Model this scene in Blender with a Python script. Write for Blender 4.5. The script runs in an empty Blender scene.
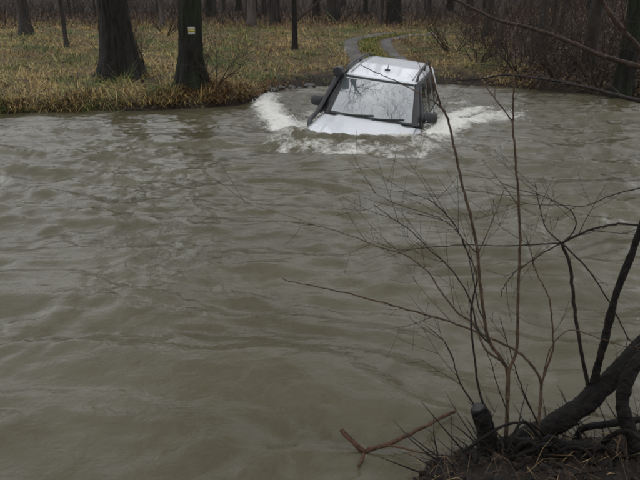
import bpy, math, random
import numpy as np
from mathutils import Vector, Matrix, noise as mnoise
random.seed(7); rng = np.random.default_rng(11)
scene = bpy.context.scene; C = scene.collection
rad = math.radians

# ------------------------------------------------------------ camera
F, PITCH, H = 628.0, math.atan(250/628.0), 2.3          # focal length in photo pixels (640 wide), tilt, eye above water
cd = bpy.data.cameras.new('camera'); cam = bpy.data.objects.new('camera', cd); C.objects.link(cam)
cam.location = (0, 0, H); cam.rotation_euler = (rad(90)-PITCH, 0, 0)
cd.sensor_width = 36; cd.lens = 36*F/640; cd.clip_start = .05; cd.clip_end = 2000
scene.camera = cam
# ------------------------------------------------------------ sky, sun, exposure (overcast winter day)
w = bpy.data.worlds.new('World'); scene.world = w; w.use_nodes = True
nt = w.node_tree; nt.nodes.clear()
sky = nt.nodes.new('ShaderNodeTexSky'); sky.sky_type = 'NISHITA'; sky.sun_disc = False
sky.sun_elevation = rad(86); sky.sun_rotation = rad(-15); sky.air_density = 1.0; sky.dust_density = .6; sky.ozone_density = 1.0
hs = nt.nodes.new('ShaderNodeHueSaturation'); hs.inputs['Saturation'].default_value = .20
bg = nt.nodes.new('ShaderNodeBackground'); bg.inputs['Strength'].default_value = .15
wo = nt.nodes.new('ShaderNodeOutputWorld')
nt.links.new(sky.outputs[0], hs.inputs['Color']); nt.links.new(hs.outputs[0], bg.inputs[0]); nt.links.new(bg.outputs[0], wo.inputs[0])
sd = bpy.data.lights.new('sun', 'SUN'); sd.energy = .8; sd.angle = rad(176); sd.color = (1, .97, .93)
so = bpy.data.objects.new('sun', sd); C.objects.link(so)
so.rotation_euler = (rad(-4), 0, rad(15))
scene.view_settings.view_transform = 'Standard'; scene.view_settings.look = 'None'
scene.view_settings.exposure = 0.58; scene.view_settings.gamma = 1.0
scene.render.engine = 'CYCLES'; scene.cycles.max_bounces = 6; scene.cycles.filter_width = 1.9

# ------------------------------------------------------------ pixel helpers (photo pixels, 640x480)
cP, sP = math.cos(PITCH), math.sin(PITCH)
def ray(px, py):
    a, b = (px-320)/F, (240-py)/F
    return Vector((a, cP+b*sP, -sP+b*cP))
def on_z(px, py, z=0.0):
    d = ray(px, py); t = (z-H)/d.z
    return Vector((0, 0, H))+d*t
def on_y(px, py, y):
    d = ray(px, py); return Vector((0, 0, H))+d*(y/d.y)

# ------------------------------------------------------------ numpy noise
_perm = rng.permutation(512); _ga = rng.uniform(0, 2*np.pi, 512)
def pn(x, y, s=0):
    x = np.asarray(x, float); y = np.asarray(y, float)
    xi = np.floor(x).astype(int); yi = np.floor(y).astype(int); xf = x-xi; yf = y-yi
    def g(ix, iy, dx, dy):
        a = _ga[(_perm[(ix+s*37) & 511]+iy*7+_perm[(iy+s*13) & 511]) & 511]
        return np.cos(a)*dx+np.sin(a)*dy
    u = xf**3*(xf*(xf*6-15)+10); v = yf**3*(yf*(yf*6-15)+10)
    a = g(xi, yi, xf, yf)*(1-u)+g(xi+1, yi, xf-1, yf)*u
    b = g(xi, yi+1, xf, yf-1)*(1-u)+g(xi+1, yi+1, xf-1, yf-1)*u
    return (a*(1-v)+b*v)*1.5
def fbm(x, y, s=0, o=4):
    r = 0; a = 1
    for k in range(o): r = r+a*pn(x*2**k, y*2**k, s+k); a *= .5
    return r
def sstep(a, b, x):
    t = np.clip((np.asarray(x, float)-a)/(b-a), 0, 1); return t*t*(3-2*t)

# ------------------------------------------------------------ mesh helpers
class MB:
    def __init__(s): s.v = []; s.f = []
    def add(s, vs, fs):
        o = len(s.v); s.v.extend([tuple(p) for p in vs]); s.f.extend([tuple(o+i for i in f) for f in fs])
    def grid(s, pts, nu, nv, wrap=False):
        fs = []
        for i in range(nu-1):
            for j in range(nv if wrap else nv-1):
                k = (j+1) % nv; fs.append((i*nv+j, i*nv+k, (i+1)*nv+k, (i+1)*nv+j))
        s.add(pts, fs)
    def tube(s, pts, rs, n=6, cap=True, rough=0.0, bumpy=0.0):
        pts = [Vector(p) for p in pts]; m = len(pts); out = []
        t0 = (pts[1]-pts[0]).normalized()
        a = t0.orthogonal().normalized()
        for i in range(m):
            t = (pts[min(i+1, m-1)]-pts[max(i-1, 0)]).normalized()
            a = (a-t*a.dot(t)); a = a.normalized() if a.length > 1e-6 else t.orthogonal().normalized()
            b = t.cross(a)
            for j in range(n):
                q = 2*math.pi*j/n; r = rs[i]*(1+(random.uniform(-rough, rough) if rough else 0))
                e = (a*math.cos(q)+b*math.sin(q))
                if bumpy:
                    p = pts[i]+e*r; r *= 1+bumpy*(1.4*mnoise.noise(p*11)+.9*(.5-2*abs(mnoise.noise(p*34)))+.5*mnoise.noise(p*85))
                out.append(pts[i]+e*r)
        o = len(s.v); s.grid(out, m, n, True)
        if cap:
            s.f.append(tuple(o+j for j in reversed(range(n)))); s.f.append(tuple(o+(m-1)*n+j for j in range(n)))
    def box(s, c, d, M=None):
        vs = [Vector((c[0]+sx*d[0]/2, c[1]+sy*d[1]/2, c[2]+sz*d[2]/2)) for sz in (-1, 1) for sy in (-1, 1) for sx in (-1, 1)]
        if M: vs = [M @ p for p in vs]
        s.add(vs, [(0, 2, 3, 1), (4, 5, 7, 6), (0, 1, 5, 4), (2, 6, 7, 3), (0, 4, 6, 2), (1, 3, 7, 5)])
    def build(s, name, mat, parent=None, smooth=True, bevel=0, solid=0, subd=0):
        me = bpy.data.meshes.new(name); me.from_pydata(s.v, [], s.f); me.update()
        if smooth: me.polygons.foreach_set('use_smooth', [True]*len(me.polygons))
        if mat: me.materials.append(mat)
        o = bpy.data.objects.new(name, me); C.objects.link(o)
        if parent: o.parent = parent
        if solid: m = o.modifiers.new('solid', 'SOLIDIFY'); m.thickness = solid; m.offset = -1
        if bevel: m = o.modifiers.new('bevel', 'BEVEL'); m.width = bevel; m.segments = 3; m.limit_method = 'ANGLE'
        if subd: m = o.modifiers.new('sub', 'SUBSURF'); m.levels = m.render_levels = subd
        return o
def np_mesh(name, V, Fq, mat, col=None, smooth=False, parent=None, attr='tint'):
    V = np.asarray(V, np.float32); Fq = np.asarray(Fq, np.int32); k = Fq.shape[1]
    me = bpy.data.meshes.new(name)
    me.vertices.add(len(V)); me.vertices.foreach_set('co', V.ravel())
    me.loops.add(Fq.size); me.loops.foreach_set('vertex_index', Fq.ravel())
    me.polygons.add(len(Fq)); me.polygons.foreach_set('loop_start', np.arange(0, Fq.size, k, dtype=np.int32))
    if smooth: me.polygons.foreach_set('use_smooth', np.ones(len(Fq), bool))
    me.update(calc_edges=True)
    if col is not None:
        if col.ndim == 1:
            at = me.attributes.new(attr, 'FLOAT', 'POINT'); at.data.foreach_set('value', col.astype(np.float32))
        else:
            at = me.attributes.new(attr, 'FLOAT_COLOR', 'POINT')
            at.data.foreach_set('color', np.concatenate([col, np.ones((len(col), 1))], 1).astype(np.float32).ravel())
    me.materials.append(mat)
    o = bpy.data.objects.new(name, me); C.objects.link(o)
    if parent: o.parent = parent
    return o
def tag(o, label=None, cat=None, group=None, kind=None):
    if label: o['label'] = label
    if cat: o['category'] = cat
    if group: o['group'] = group
    if kind: o['kind'] = kind
    return o
def empty(name, loc=(0, 0, 0)):
    o = bpy.data.objects.new(name, None); C.objects.link(o); o.location = loc; o.empty_display_size = .2; return o
def smooth_line(pts, sub=6):
    P = [Vector(p) for p in pts]; out = []
    for i in range(len(P)-1):
        p0, p1, p2, p3 = P[max(i-1, 0)], P[i], P[i+1], P[min(i+2, len(P)-1)]
        for k in range(sub):
            t = k/sub
            out.append(.5*((2*p1)+(p2-p0)*t+(2*p0-5*p1+4*p2-p3)*t*t+(3*p1-p0-3*p2+p3)*t**3))
    out.append(P[-1]); return out

# ------------------------------------------------------------ materials
def mat(name):
    m = bpy.data.materials.new(name); m.use_nodes = True
    return m, m.node_tree.nodes, m.node_tree.links, m.node_tree.nodes['Principled BSDF']
def nz(n, l, scale, detail=4, rough=.55, coord=None, vec='Object'):
    if coord is None:
        tc = n.new('ShaderNodeTexCoord'); coord = tc.outputs[vec]
    t = n.new('ShaderNodeTexNoise'); t.inputs['Scale'].default_value = scale; t.inputs['Detail'].default_value = detail
    t.inputs['Roughness'].default_value = rough; l.new(coord, t.inputs['Vector']); return t
def ramp(n, l, src, stops):
    r = n.new('ShaderNodeValToRGB'); e = r.color_ramp.elements
    while len(e) < len(stops): e.new(.5)
    for i, (p, c) in enumerate(stops): e[i].position = p; e[i].color = (*c, 1) if len(c) == 3 else c
    l.new(src, r.inputs[0]); return r
def bump(n, l, src, bs, strength, dist):
    b = n.new('ShaderNodeBump'); b.inputs['Strength'].default_value = strength; b.inputs['Distance'].default_value = dist
    l.new(src, b.inputs['Height']); l.new(b.outputs[0], bs.inputs['Normal']); return b
def mix(n, l, f, a, b):
    m = n.new('ShaderNodeMix'); m.data_type = 'RGBA'
    if isinstance(f, float): m.inputs[0].default_value = f
    else: l.new(f, m.inputs[0])
    for s, x in ((6, a), (7, b)):
        if isinstance(x, tuple): m.inputs[s].default_value = (*x, 1)
        else: l.new(x, m.inputs[s])
    return m.outputs[2]
def simple(name, c1, c2=None, scale=20, rough=.6, bmp=0, metallic=0, coat=0):
    m, n, l, b = mat(name)
    t = nz(n, l, scale)
    r = ramp(n, l, t.outputs[0], [(.3, c1), (.7, c2 or tuple(x*.85 for x in c1))]); l.new(r.outputs[0], b.inputs['Base Color'])
    b.inputs['Roughness'].default_value = rough; b.inputs['Metallic'].default_value = metallic; b.inputs['Coat Weight'].default_value = coat
    if bmp: bump(n, l, t.outputs[0], b, bmp, .02)
    return m
def bark(name, dark, light, moss=None, sc=6, mossamt=.55, rough=.75, stretch=.18):
    m, n, l, b = mat(name)
    tc = n.new('ShaderNodeTexCoord'); mp = n.new('ShaderNodeMapping'); mp.inputs['Scale'].default_value = (1, 1, stretch)
    l.new(tc.outputs['Object'], mp.inputs[0])
    t = nz(n, l, sc, 8, .65, mp.outputs[0])
    r = ramp(n, l, t.outputs[0], [(.35, dark), (.68, light)]); col = r.outputs[0]
    if moss:
        t2 = nz(n, l, 1.7, 5, .6, tc.outputs['Object'])
        r2 = ramp(n, l, t2.outputs[0], [(mossamt-.08, (0, 0, 0)), (mossamt+.12, (1, 1, 1))])
        col = mix(n, l, r2.outputs[0], col, moss)
    l.new(col, b.inputs['Base Color']); b.inputs['Roughness'].default_value = rough; b.inputs['Specular IOR Level'].default_value = .22
    bump(n, l, t.outputs[0], b, 1.0, .05)
    return m
def tinted(name, rough=.8, trans=.0):
    m, n, l, b = mat(name)
    a = n.new('ShaderNodeAttribute'); a.attribute_name = 'tint'
    l.new(a.outputs['Color'], b.inputs['Base Color']); b.inputs['Roughness'].default_value = rough
    b.inputs['Specular IOR Level'].default_value = .25
    return m
M = {}
M['bark_old'] = bark('old_bark', (.003, .0026, .0022), (.024, .020, .016), (.012, .015, .006), 16, .62, stretch=.22)
M['bark_far'] = bark('wood_bark', (.012, .010, .009), (.05, .041, .036), (.026, .03, .015), 5, .6)
M['bark_pale'] = bark('pale_bark', (.03, .025, .023), (.10, .083, .074), None, 5)
M['bark_moss'] = bark('mossy_bark', (.003, .003, .0022), (.02, .017, .013), (.012, .017, .006), 16, .52, stretch=.25)
M['twig'] = bark('twig_bark', (.02, .015, .011), (.06, .042, .03), None, 14)
M['shoot'] = bark('shoot_bark', (.038, .026, .016), (.14, .09, .055), None, 30, rough=.5, stretch=.5)
M['shoot_dark'] = bark('dark_shoot_bark', (.008, .006, .005), (.035, .025, .018), None, 30, rough=.45, stretch=.5)
M['limb'] = bark('limb_bark', (.015, .009, .006), (.07, .04, .024), None, 25, rough=.55, stretch=.5)
M['wet_wood'] = bark('wet_wood', (.002, .0016, .0013), (.014, .010, .007), (.008, .009, .005), 30, .64, rough=.5, stretch=.6)
M['cut_wood'] = simple('cut_wood', (.035, .034, .034), (.012, .011, .011), 40, .6, .4)
M['drift'] = bark('driftwood', (.05, .028, .018), (.16, .085, .05), None, 25, rough=.5, stretch=.5)
M['blade'] = tinted('grass_blade')
M['litter'] = tinted('dead_leaves', .7)
M['stone'] = simple('wet_stone', (.03, .028, .025), (.085, .08, .076), 9, .45, .4)

# ground
m, n, l, b = mat('meadow_soil')
tc = n.new('ShaderNodeTexCoord')
t1 = nz(n, l, .55, 6, .6, tc.outputs['Object']); t2 = nz(n, l, 9, 6, .7, tc.outputs['Object']); t3 = nz(n, l, .35, 4, .5, tc.outputs['Object'])
r1 = ramp(n, l, t2.outputs[0], [(.3, (.045, .03, .016)), (.55, (.13, .09, .042)), (.75, (.2, .15, .07))])
r2 = ramp(n, l, t2.outputs[0], [(.3, (.03, .035, .012)), (.7, (.075, .095, .03))])
rm = ramp(n, l, t1.outputs[0], [(.5, (0, 0, 0)), (.66, (1, 1, 1))])
c = mix(n, l, rm.outputs[0], r1.outputs[0], r2.outputs[0])
a = n.new('ShaderNodeAttribute'); a.attribute_name = 'tint'     # leaf litter of the wood floor / wet mud of the bank
sp = n.new('ShaderNodeSeparateColor'); l.new(a.outputs['Color'], sp.inputs[0])
r3 = ramp(n, l, t2.outputs[0], [(.3, (.022, .016, .013)), (.6, (.06, .042, .032)), (.8, (.10, .072, .055))])
c = mix(n, l, sp.outputs[0], c, r3.outputs[0])
r4 = ramp(n, l, t2.outputs[0], [(.3, (.009, .007, .005)), (.7, (.03, .022, .015))])
c = mix(n, l, sp.outputs[1], c, r4.outputs[0])
l.new(c, b.inputs['Base Color']); b.inputs['Roughness'].default_value = .85; b.inputs['Specular IOR Level'].default_value = .2
bump(n, l, t2.outputs[0], b, 1, .08); M['ground'] = m
# gravel of the track ruts
m, n, l, b = mat('wet_gravel')
t = nz(n, l, 30, 6, .7); t2 = nz(n, l, 1.5, 3)
r = ramp(n, l, t.outputs[0], [(.3, (.06, .057, .053)), (.7, (.17, .163, .155))]); r2 = ramp(n, l, t2.outputs[0], [(.45, (.07, .062, .052)), (.62, (.15, .143, .135))])
l.new(mix(n, l, .5, r.outputs[0], r2.outputs[0]), b.inputs['Base Color'])
b.inputs['Roughness'].default_value = .8; b.inputs['Specular IOR Level'].default_value = .15; bump(n, l, t.outputs[0], b, .7, .03); M['gravel'] = m
# muddy water with foam
m, n, l, b = mat('muddy_water')
tc = n.new('ShaderNodeTexCoord'); mp = n.new('ShaderNodeMapping'); mp.inputs['Scale'].default_value = (.7, 1, 1); mp.inputs['Rotation'].default_value = (0, 0, rad(8))
l.new(tc.outputs['Object'], mp.inputs[0])
ta = nz(n, l, 8, 5, .55, mp.outputs[0]); ta.inputs['Distortion'].default_value = .25
tb = nz(n, l, .8, 4, .6, mp.outputs[0])
at = n.new('ShaderNodeAttribute'); at.attribute_name = 'foam'
tf = nz(n, l, 15, 8, .75, mp.outputs[0])
tf.inputs['Distortion'].default_value = .35
ad = n.new('ShaderNodeMath'); ad.operation = 'MULTIPLY_ADD'; l.new(tf.outputs[0], ad.inputs[0]); ad.inputs[1].default_value = 2.2; ad.inputs[2].default_value = -1.85
ad2 = n.new('ShaderNodeMath'); ad2.operation = 'ADD'; l.new(ad.outputs[0], ad2.inputs[0])
sc2 = n.new('ShaderNodeMath'); sc2.operation = 'MULTIPLY'; l.new(at.outputs['Fac'], sc2.inputs[0]); sc2.inputs[1].default_value = 1.85
l.new(sc2.outputs[0], ad2.inputs[1])
rf = ramp(n, l, ad2.outputs[0], [(.0, (0, 0, 0)), (.75, (1, 1, 1))])
rc = ramp(n, l, tb.outputs[0], [(.35, (.062, .055, .029)), (.68, (.092, .083, .051))])
l.new(mix(n, l, rf.outputs[0], rc.outputs[0], (.60, .59, .54)), b.inputs['Base Color'])
rr = n.new('ShaderNodeMapRange'); l.new(rf.outputs[0], rr.inputs[0]); rr.inputs[3].default_value = .15; rr.inputs[4].default_value = .7
l.new(rr.outputs[0], b.inputs['Roughness']); b.inputs['IOR'].default_value = 1.33
bump(n, l, ta.outputs[0], b, .42, .04); M['water'] = m
# car materials
m, n, l, b = mat('silver_paint')
t = nz(n, l, 7, 6, .6); r = ramp(n, l, t.outputs[0], [(.3, (.66, .68, .705)), (.75, (.60, .615, .635))])
td = nz(n, l, 26, 8, .8); rd = ramp(n, l, td.outputs[0], [(.54, (0, 0, 0)), (.74, (.7, .7, .7))]); l.new(mix(n, l, rd.outputs[0], r.outputs[0], (.30, .27, .21)), b.inputs['Base Color']); b.inputs['Roughness'].default_value = .38; b.inputs['Coat Weight'].default_value = .6; b.inputs['Coat Roughness'].default_value = .08
t4 = nz(n, l, 160, 2); bump(n, l, t4.outputs[0], b, .06, .004); M['paint'] = m
M['plastic'] = simple('black_plastic', (.014, .014, .015), (.02, .02, .02), 60, .45)
M['rubber'] = simple('tyre_rubber', (.015, .015, .015), None, 40, .8)
M['alloy'] = simple('alloy_rim', (.35, .35, .36), None, 20, .35, metallic=.8)
M['trim'] = simple('dark_trim', (.02, .021, .022), None, 30, .6)
m, n, l, b = mat('misted_glass')          # windscreen: misted inside, wet outside
t = nz(n, l, 3, 5); r = ramp(n, l, t.outputs[0], [(.3, (.075, .09, .095)), (.7, (.10, .118, .12))]); l.new(r.outputs[0], b.inputs['Base Color'])
b.inputs['Roughness'].default_value = .02; b.inputs['IOR'].default_value = 3.0; M['screen'] = m
m, n, l, b = mat('dark_glass')
b.inputs['Base Color'].default_value = (.012, .014, .015, 1); b.inputs['Roughness'].default_value = .04; b.inputs['IOR'].default_value = 1.52; M['glass'] = m
M['white_mark'] = simple('white_blaze_paint', (.34, .34, .30), (.2, .2, .17), 30, .7)
M['yellow_mark'] = simple('yellow_blaze_paint', (.36, .29, .05), (.22, .18, .04), 30, .7)

# ------------------------------------------------------------ terrain
far_px = [(-420, 116), (-120, 115), (0, 113), (60, 112), (130, 110), (200, 107), (240, 105), (258, 100), (266, 94), (280, 90), (320, 86), (380, 83), (440, 84), (500, 87), (560, 92), (640, 100), (760, 104), (1100, 106)]
fp = np.array([on_z(*p)[:2] for p in far_px]); fp = fp[np.argsort(fp[:, 0])]
near_px = [(300, 560), (380, 500), (420, 474), (440, 458), (480, 446), (540, 442), (600, 440), (660, 428), (760, 420)]
npx = np.array([on_z(*p)[:2] for p in near_px]); npx = npx[np.argsort(npx[:, 0])]
def y_far(x): return np.interp(x, fp[:, 0], fp[:, 1])
def y_near(x): return np.interp(x, np.r_[-40, -3, npx[:, 0], 12, 40], np.r_[1.3, 1.5, npx[:, 1], 2.9, 2.6])
def ground(x, y):
    x = np.asarray(x, float); y = np.asarray(y, float)
    wob = .16*pn(x*1.1, y*.2, 5)+.08*pn(x*2.9, y*.2, 7)
    t = y-y_far(x)+wob
    ford = sstep(-1.9, -.9, x)*(1-sstep(4.2, 5.5, x))
    zl = (.27+.10*pn(x*.8, y*.1, 15))*(1-np.exp(-np.maximum(t, 0)/(.32+.16*pn(x*1.1, y*.1, 16)))); zf = .36*(1-np.exp(-np.maximum(t, 0)/2.6))
    up = zl*(1-ford)+zf*ford+.010*np.maximum(t, 0)
    up = up+.24*np.maximum(0, x-5.6-.14*np.maximum(0, y-18))*sstep(.2, 4, t)*(1-.6*sstep(10, 30, t))
    up = up+.30*np.maximum(0, t-46)+.0*x
    up = up+sstep(.3, 3, t)*(.07*fbm(x*.45, y*.45, 9, 4)+.05*pn(x*1.6, y*1.6, 3))
    # eroded mound by the second tree
    up = up+.16*np.exp(-(((x+2.3)/.75)**2+((y-14.1)/.5)**2))*(t > -.2)
    down = -.98*(1-np.exp(np.minimum(t, 0)/1.1))
    tn = y_near(x)-y+.06*pn(x*2.2, y*2.2, 8)
    nearz = .20*(1-np.exp(-np.maximum(tn, 0)/.4))+.17*np.minimum(np.maximum(tn, 0), 4)+sstep(.1, .8, tn)*.06*fbm(x*1.5, y*1.5, 12, 4)
    nearb = -.98*(1-np.exp(np.minimum(tn, 0)/.8))
    z = np.where(t > 0, up, np.maximum(down, np.where(tn > 0, nearz, nearb)))
    return z
def gz(x, y): return float(ground(x, y))
def on_ground(px, py):
    d = ray(px, py); o = Vector((0, 0, H)); t = 3.0; last = t
    for k in range(4000):
        p = o+d*t
        if p.z < gz(p.x, p.y): break
        last = t; t *= 1.004
    lo, hi = last, t
    for k in range(20):
        mid = (lo+hi)/2; p = o+d*mid
        if p.z < gz(p.x, p.y): hi = mid
        else: lo = mid
    return o+d*hi
def axis(segs):
    out = []
    for a, b_, st in segs: out.extend(np.arange(a, b_, st))
    return np.array(out)
gx = axis([(-90, -30, 3), (-30, -12, .6), (-12, 12, .16), (12, 30, .6), (30, 91, 3)])
gy = axis([(-14, -2, .8), (-2, 3.6, .1), (3.6, 11.5, .4), (11.5, 21, .12), (21, 36, .35), (36, 60, 1), (60, 141, 4)])
GX, GY = np.meshgrid(gx, gy); GZ = ground(GX, GY)
def grid_faces(ny, nx):
    i, j = np.meshgrid(np.arange(ny-1), np.arange(nx-1), indexing='ij'); a = i*nx+j
    return np.stack([a, a+1, a+nx+1, a+nx], -1).reshape(-1, 4)
T = GY-y_far(GX)
wood = np.maximum(sstep(20, 30, T+4*fbm(GX*.2, GY*.2, 4, 3)), sstep(4.5, 7.0, GX-.12*np.maximum(0, GY-18)+1.2*fbm(GX*.5, GY*.5, 6, 3))*(T > 0))
wood = np.where(T < -3, 1.0, wood)
mud_t = np.maximum(np.exp(-(((GX+4.95)/1.1)**2+((GY-15.2)/.8)**2)), np.exp(-(((GX+2.6)/1.0)**2+((GY-14.1)/.5)**2)))
mud = np.where(T > -3, 1-sstep(.10, .24, GZ+.08*pn(GX*3, GY*3, 2)), 1.0)
mud = np.maximum(mud, np.clip(mud_t*1.3, 0, 1)*(T > 0))
col = np.stack([wood.ravel(), mud.ravel(), wood.ravel()*0], 1)
g = np_mesh('ground', np.stack([GX.ravel(), GY.ravel(), GZ.ravel()], 1), grid_faces(len(gy), len(gx)), M['ground'], col, True)
tag(g, 'river banks and meadow floor of straw coloured winter grass and leaf litter', None, None, 'structure')

# ------------------------------------------------------------ track ruts
def ribbon(name, px_line, w0, w1, mtl, lift):
    P = smooth_line([on_ground(*p) for p in px_line], 14); nv = 9; V = []
    for i, p in enumerate(P):
        t = (P[min(i+1, len(P)-1)]-P[max(i-1, 0)]); s = Vector((t.y, -t.x, 0)).normalized()
        ww = w0+(w1-w0)*i/(len(P)-1); ww *= 1+.25*mnoise.noise((i*.35, 3.1, len(name)))
        for j in range(nv):
            q = p+s*ww*(j/(nv-1)-.5)
            V.append((q.x, q.y, gz(q.x, q.y)+lift-.03*abs(j/(nv-1)*2-1)**4))
    return tag(np_mesh(name, V, grid_faces(len(P), nv), mtl, None, True), None, None, None, 'structure')
rutL = [(372, 82), (360, 66), (354, 56), (351, 48), (352, 42), (360, 38), (378, 35), (402, 33.5), (428, 33)]
rutR = [(424, 82), (407, 64), (393, 53), (388, 47), (386, 42.5), (390, 39), (401, 36.8), (417, 35.2), (436, 34.2)]
r1_ = ribbon('track_rut', rutL, .50, .5, M['gravel'], .035); r1_['label'] = 'wet gravel rut of the track, nearer the small tree'
r2_ = ribbon('track_rut', rutR, .36, .4, M['gravel'], .035); r2_['label'] = 'wet gravel rut of the track, nearer the wooded slope'
rut_pts = np.array([q[:2] for q in smooth_line([on_ground(*p) for p in rutL], 8)]+[q[:2] for q in smooth_line([on_ground(*p) for p in rutR], 8)])
mid_pts = np.array([((a.x+b_.x)/2, (a.y+b_.y)/2) for a, b_ in zip(smooth_line([on_ground(*p) for p in rutL], 8), smooth_line([on_ground(*p) for p in rutR], 8))])
def near_pts(x, y, P):
    return np.sqrt(((x[:, None]-P[None, :, 0])**2+(y[:, None]-P[None, :, 1])**2).min(1))

# ------------------------------------------------------------ car placement
CAR = Vector((.38, 9.74, -.94)); YAW, PIT, ROLL = rad(-15), rad(.3), rad(6.2)
CM = Matrix.Translation(CAR) @ Matrix.Rotation(YAW, 4, 'Z') @ Matrix.Rotation(PIT, 4, 'X') @ Matrix.Rotation(ROLL, 4, 'Y')
CI = np.array(CM.inverted())

# ------------------------------------------------------------ water
wx = axis([(-90, -30, 3), (-30, -11, .35), (-11, 11, .045), (11, 30, .35), (30, 91, 3)])
wy = axis([(.4, 2.0, .2), (2.0, 18.2, .045), (18.2, 24, .4)])
WX, WY = np.meshgrid(wx, wy)
def seg_dist(X, Y, P):
    best = np.full(X.shape, 1e9); par = np.zeros(X.shape); tot = 0
    L = [0]
    for a, b_ in zip(P[:-1], P[1:]): L.append(L[-1]+math.dist(a, b_))
    for k, (a, b_) in enumerate(zip(P[:-1], P[1:])):
        dx, dy = b_[0]-a[0], b_[1]-a[1]; q = dx*dx+dy*dy
        t = np.clip(((X-a[0])*dx+(Y-a[1])*dy)/q, 0, 1)
        d = np.hypot(X-a[0]-t*dx, Y-a[1]-t*dy); mk = d < best
        best = np.where(mk, d, best); par = np.where(mk, (L[k]+t*math.sqrt(q))/L[-1], par)
    return best, par
fade = (1-sstep(11, 22, np.abs(WX)))
# swirling current: domain-warped waves, crests lying across the view, flow along x
ux = WX+.55*fbm(WX*.35, WY*.5, 21, 3); uy = WY+.30*fbm(WX*.4, WY*.6, 25, 3)+.10*WX
Z = .065*pn(ux*.28, uy*.75, 31)+.048*pn(ux*.6, uy*1.7, 32)
rid = 1-np.abs(pn(ux*.55, uy*1.5, 33)); Z += .048*(rid**3-.4)*(.5+.8*sstep(-.3, .5, pn(WX*.25, WY*.3, 34)))
chop = .6+.8*sstep(-.4, .5, fbm(WX*.4, WY*.7, 38, 3))
Z += chop*(.032*pn(ux*1.9, uy*3.6, 35)+.023*pn(ux*3.6, uy*6.5, 36)+.014*pn(ux*6.5, uy*11, 37)+.008*pn(ux*11, uy*17, 39))
Z *= .25+.75*sstep(.1, 1.6, np.minimum(y_far(WX)-WY, WY-y_near(WX)+.6))
# car frame: u lateral (positive = image right), v back from the nose
loc = np.stack([WX, WY, np.zeros_like(WX), np.ones_like(WX)], 0)
U = CI[0, 0]*WX+CI[0, 1]*WY+CI[0, 3]; V_ = CI[1, 0]*WX+CI[1, 1]*WY+CI[1, 3]
au = np.abs(U); turb = fbm(WX*3.2, WY*3.2, 41, 4)
front = -.12-.22*np.clip(au-.5, 0, 3)**1.4*-1.0
nose = V_-(.02+.25*np.clip(au-.4, 0, 2)**2)
bow = np.exp(-(np.where(nose < 0, nose/.42, nose/.30))**2)*(1-sstep(.95, 1.5, au))
Z += bow*(.15+.06*turb)
pre = np.exp(-((nose+.85)/.30)**2)*(1-sstep(1.0, 1.9, au)); Z += pre*.055-.04*np.exp(-((nose+.52)/.16)**2)*(1-sstep(.9, 1.6, au))
armL = [tuple(on_z(*p)[:2]) for p in [(300, 141), (291, 133), (281, 122), (271, 110), (262, 100), (268, 94)]]
armR = [tuple(on_z(*p)[:2]) for p in [(424, 140), (440, 131), (458, 124), (480, 119), (504, 117), (516, 117)]]
armR2 = [tuple(on_z(*p)[:2]) for p in [(436, 122), (452, 113), (480, 107)]]
foam = np.zeros_like(Z)
for P, hgt, wid, fw, lo in ((armL, .09, .30, .42, .55), (armR, .15, .30, .40, .75), (armR2, .06, .3, .4, .5)):
    d, par = seg_dist(WX, WY, P); d = d+.10*turb
    Z += hgt*(1-.6*par)*np.exp(-(d/wid)**2)*(1+.6*turb)
    foam = np.maximum(foam, np.exp(-(d/fw)**2)*(1-lo*.55*par**2)*(.45+.55*sstep(0, .22, par)))
inner = (1-sstep(1.2, 2.4, au))*sstep(.2, .9, V_)*(1-sstep(5, 7.5, V_))
Z += inner*(.03*turb-.05)
foam = np.maximum(foam, inner*(.50+.35*fbm(WX*.9, WY*1.6, 51, 3)))
foam = np.maximum(foam, np.exp(-((nose+.36+.15*turb)/.34)**2)*(1-sstep(1.1, 1.8, au))*(.56+.22*turb))
foam = np.maximum(foam, np.exp(-((nose-.16+.1*turb)/.20)**2)*(1-sstep(.9, 1.2, au))*(.66+.3*turb))
foam = np.maximum(foam, np.exp(-((nose+.1)/.5)**2)*sstep(.75, 1.0, au)*(1-sstep(1.2, 1.9, au))*.55)
# wake behind, streaks of scum carried down the river
foam = np.maximum(foam, .34*sstep(.35, .8, fbm(ux*.5, uy*1.3, 55, 4)*1.0)*sstep(7, 12, WY)*fade)
foam = np.maximum(foam, .30*np.exp(-((WY-(y_far(WX)-.5))/.5)**2)*sstep(-.2, .5, pn(WX*.8, WY*.5, 58)))
Z = Z*fade+.0
wt = np_mesh('river_water', np.stack([WX.ravel(), WY.ravel(), Z.ravel()], 1), grid_faces(len(wy), len(wx)), M['water'], foam.ravel(), True, attr='foam')
tag(wt, 'swollen muddy brown river with foam around the car', None, None, 'structure')
def wz(x, y):
    i = min(max(int(np.searchsorted(wx, x)), 0), len(wx)-1); j = min(max(int(np.searchsorted(wy, y)), 0), len(wy)-1); return float(Z[j, i])
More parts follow.
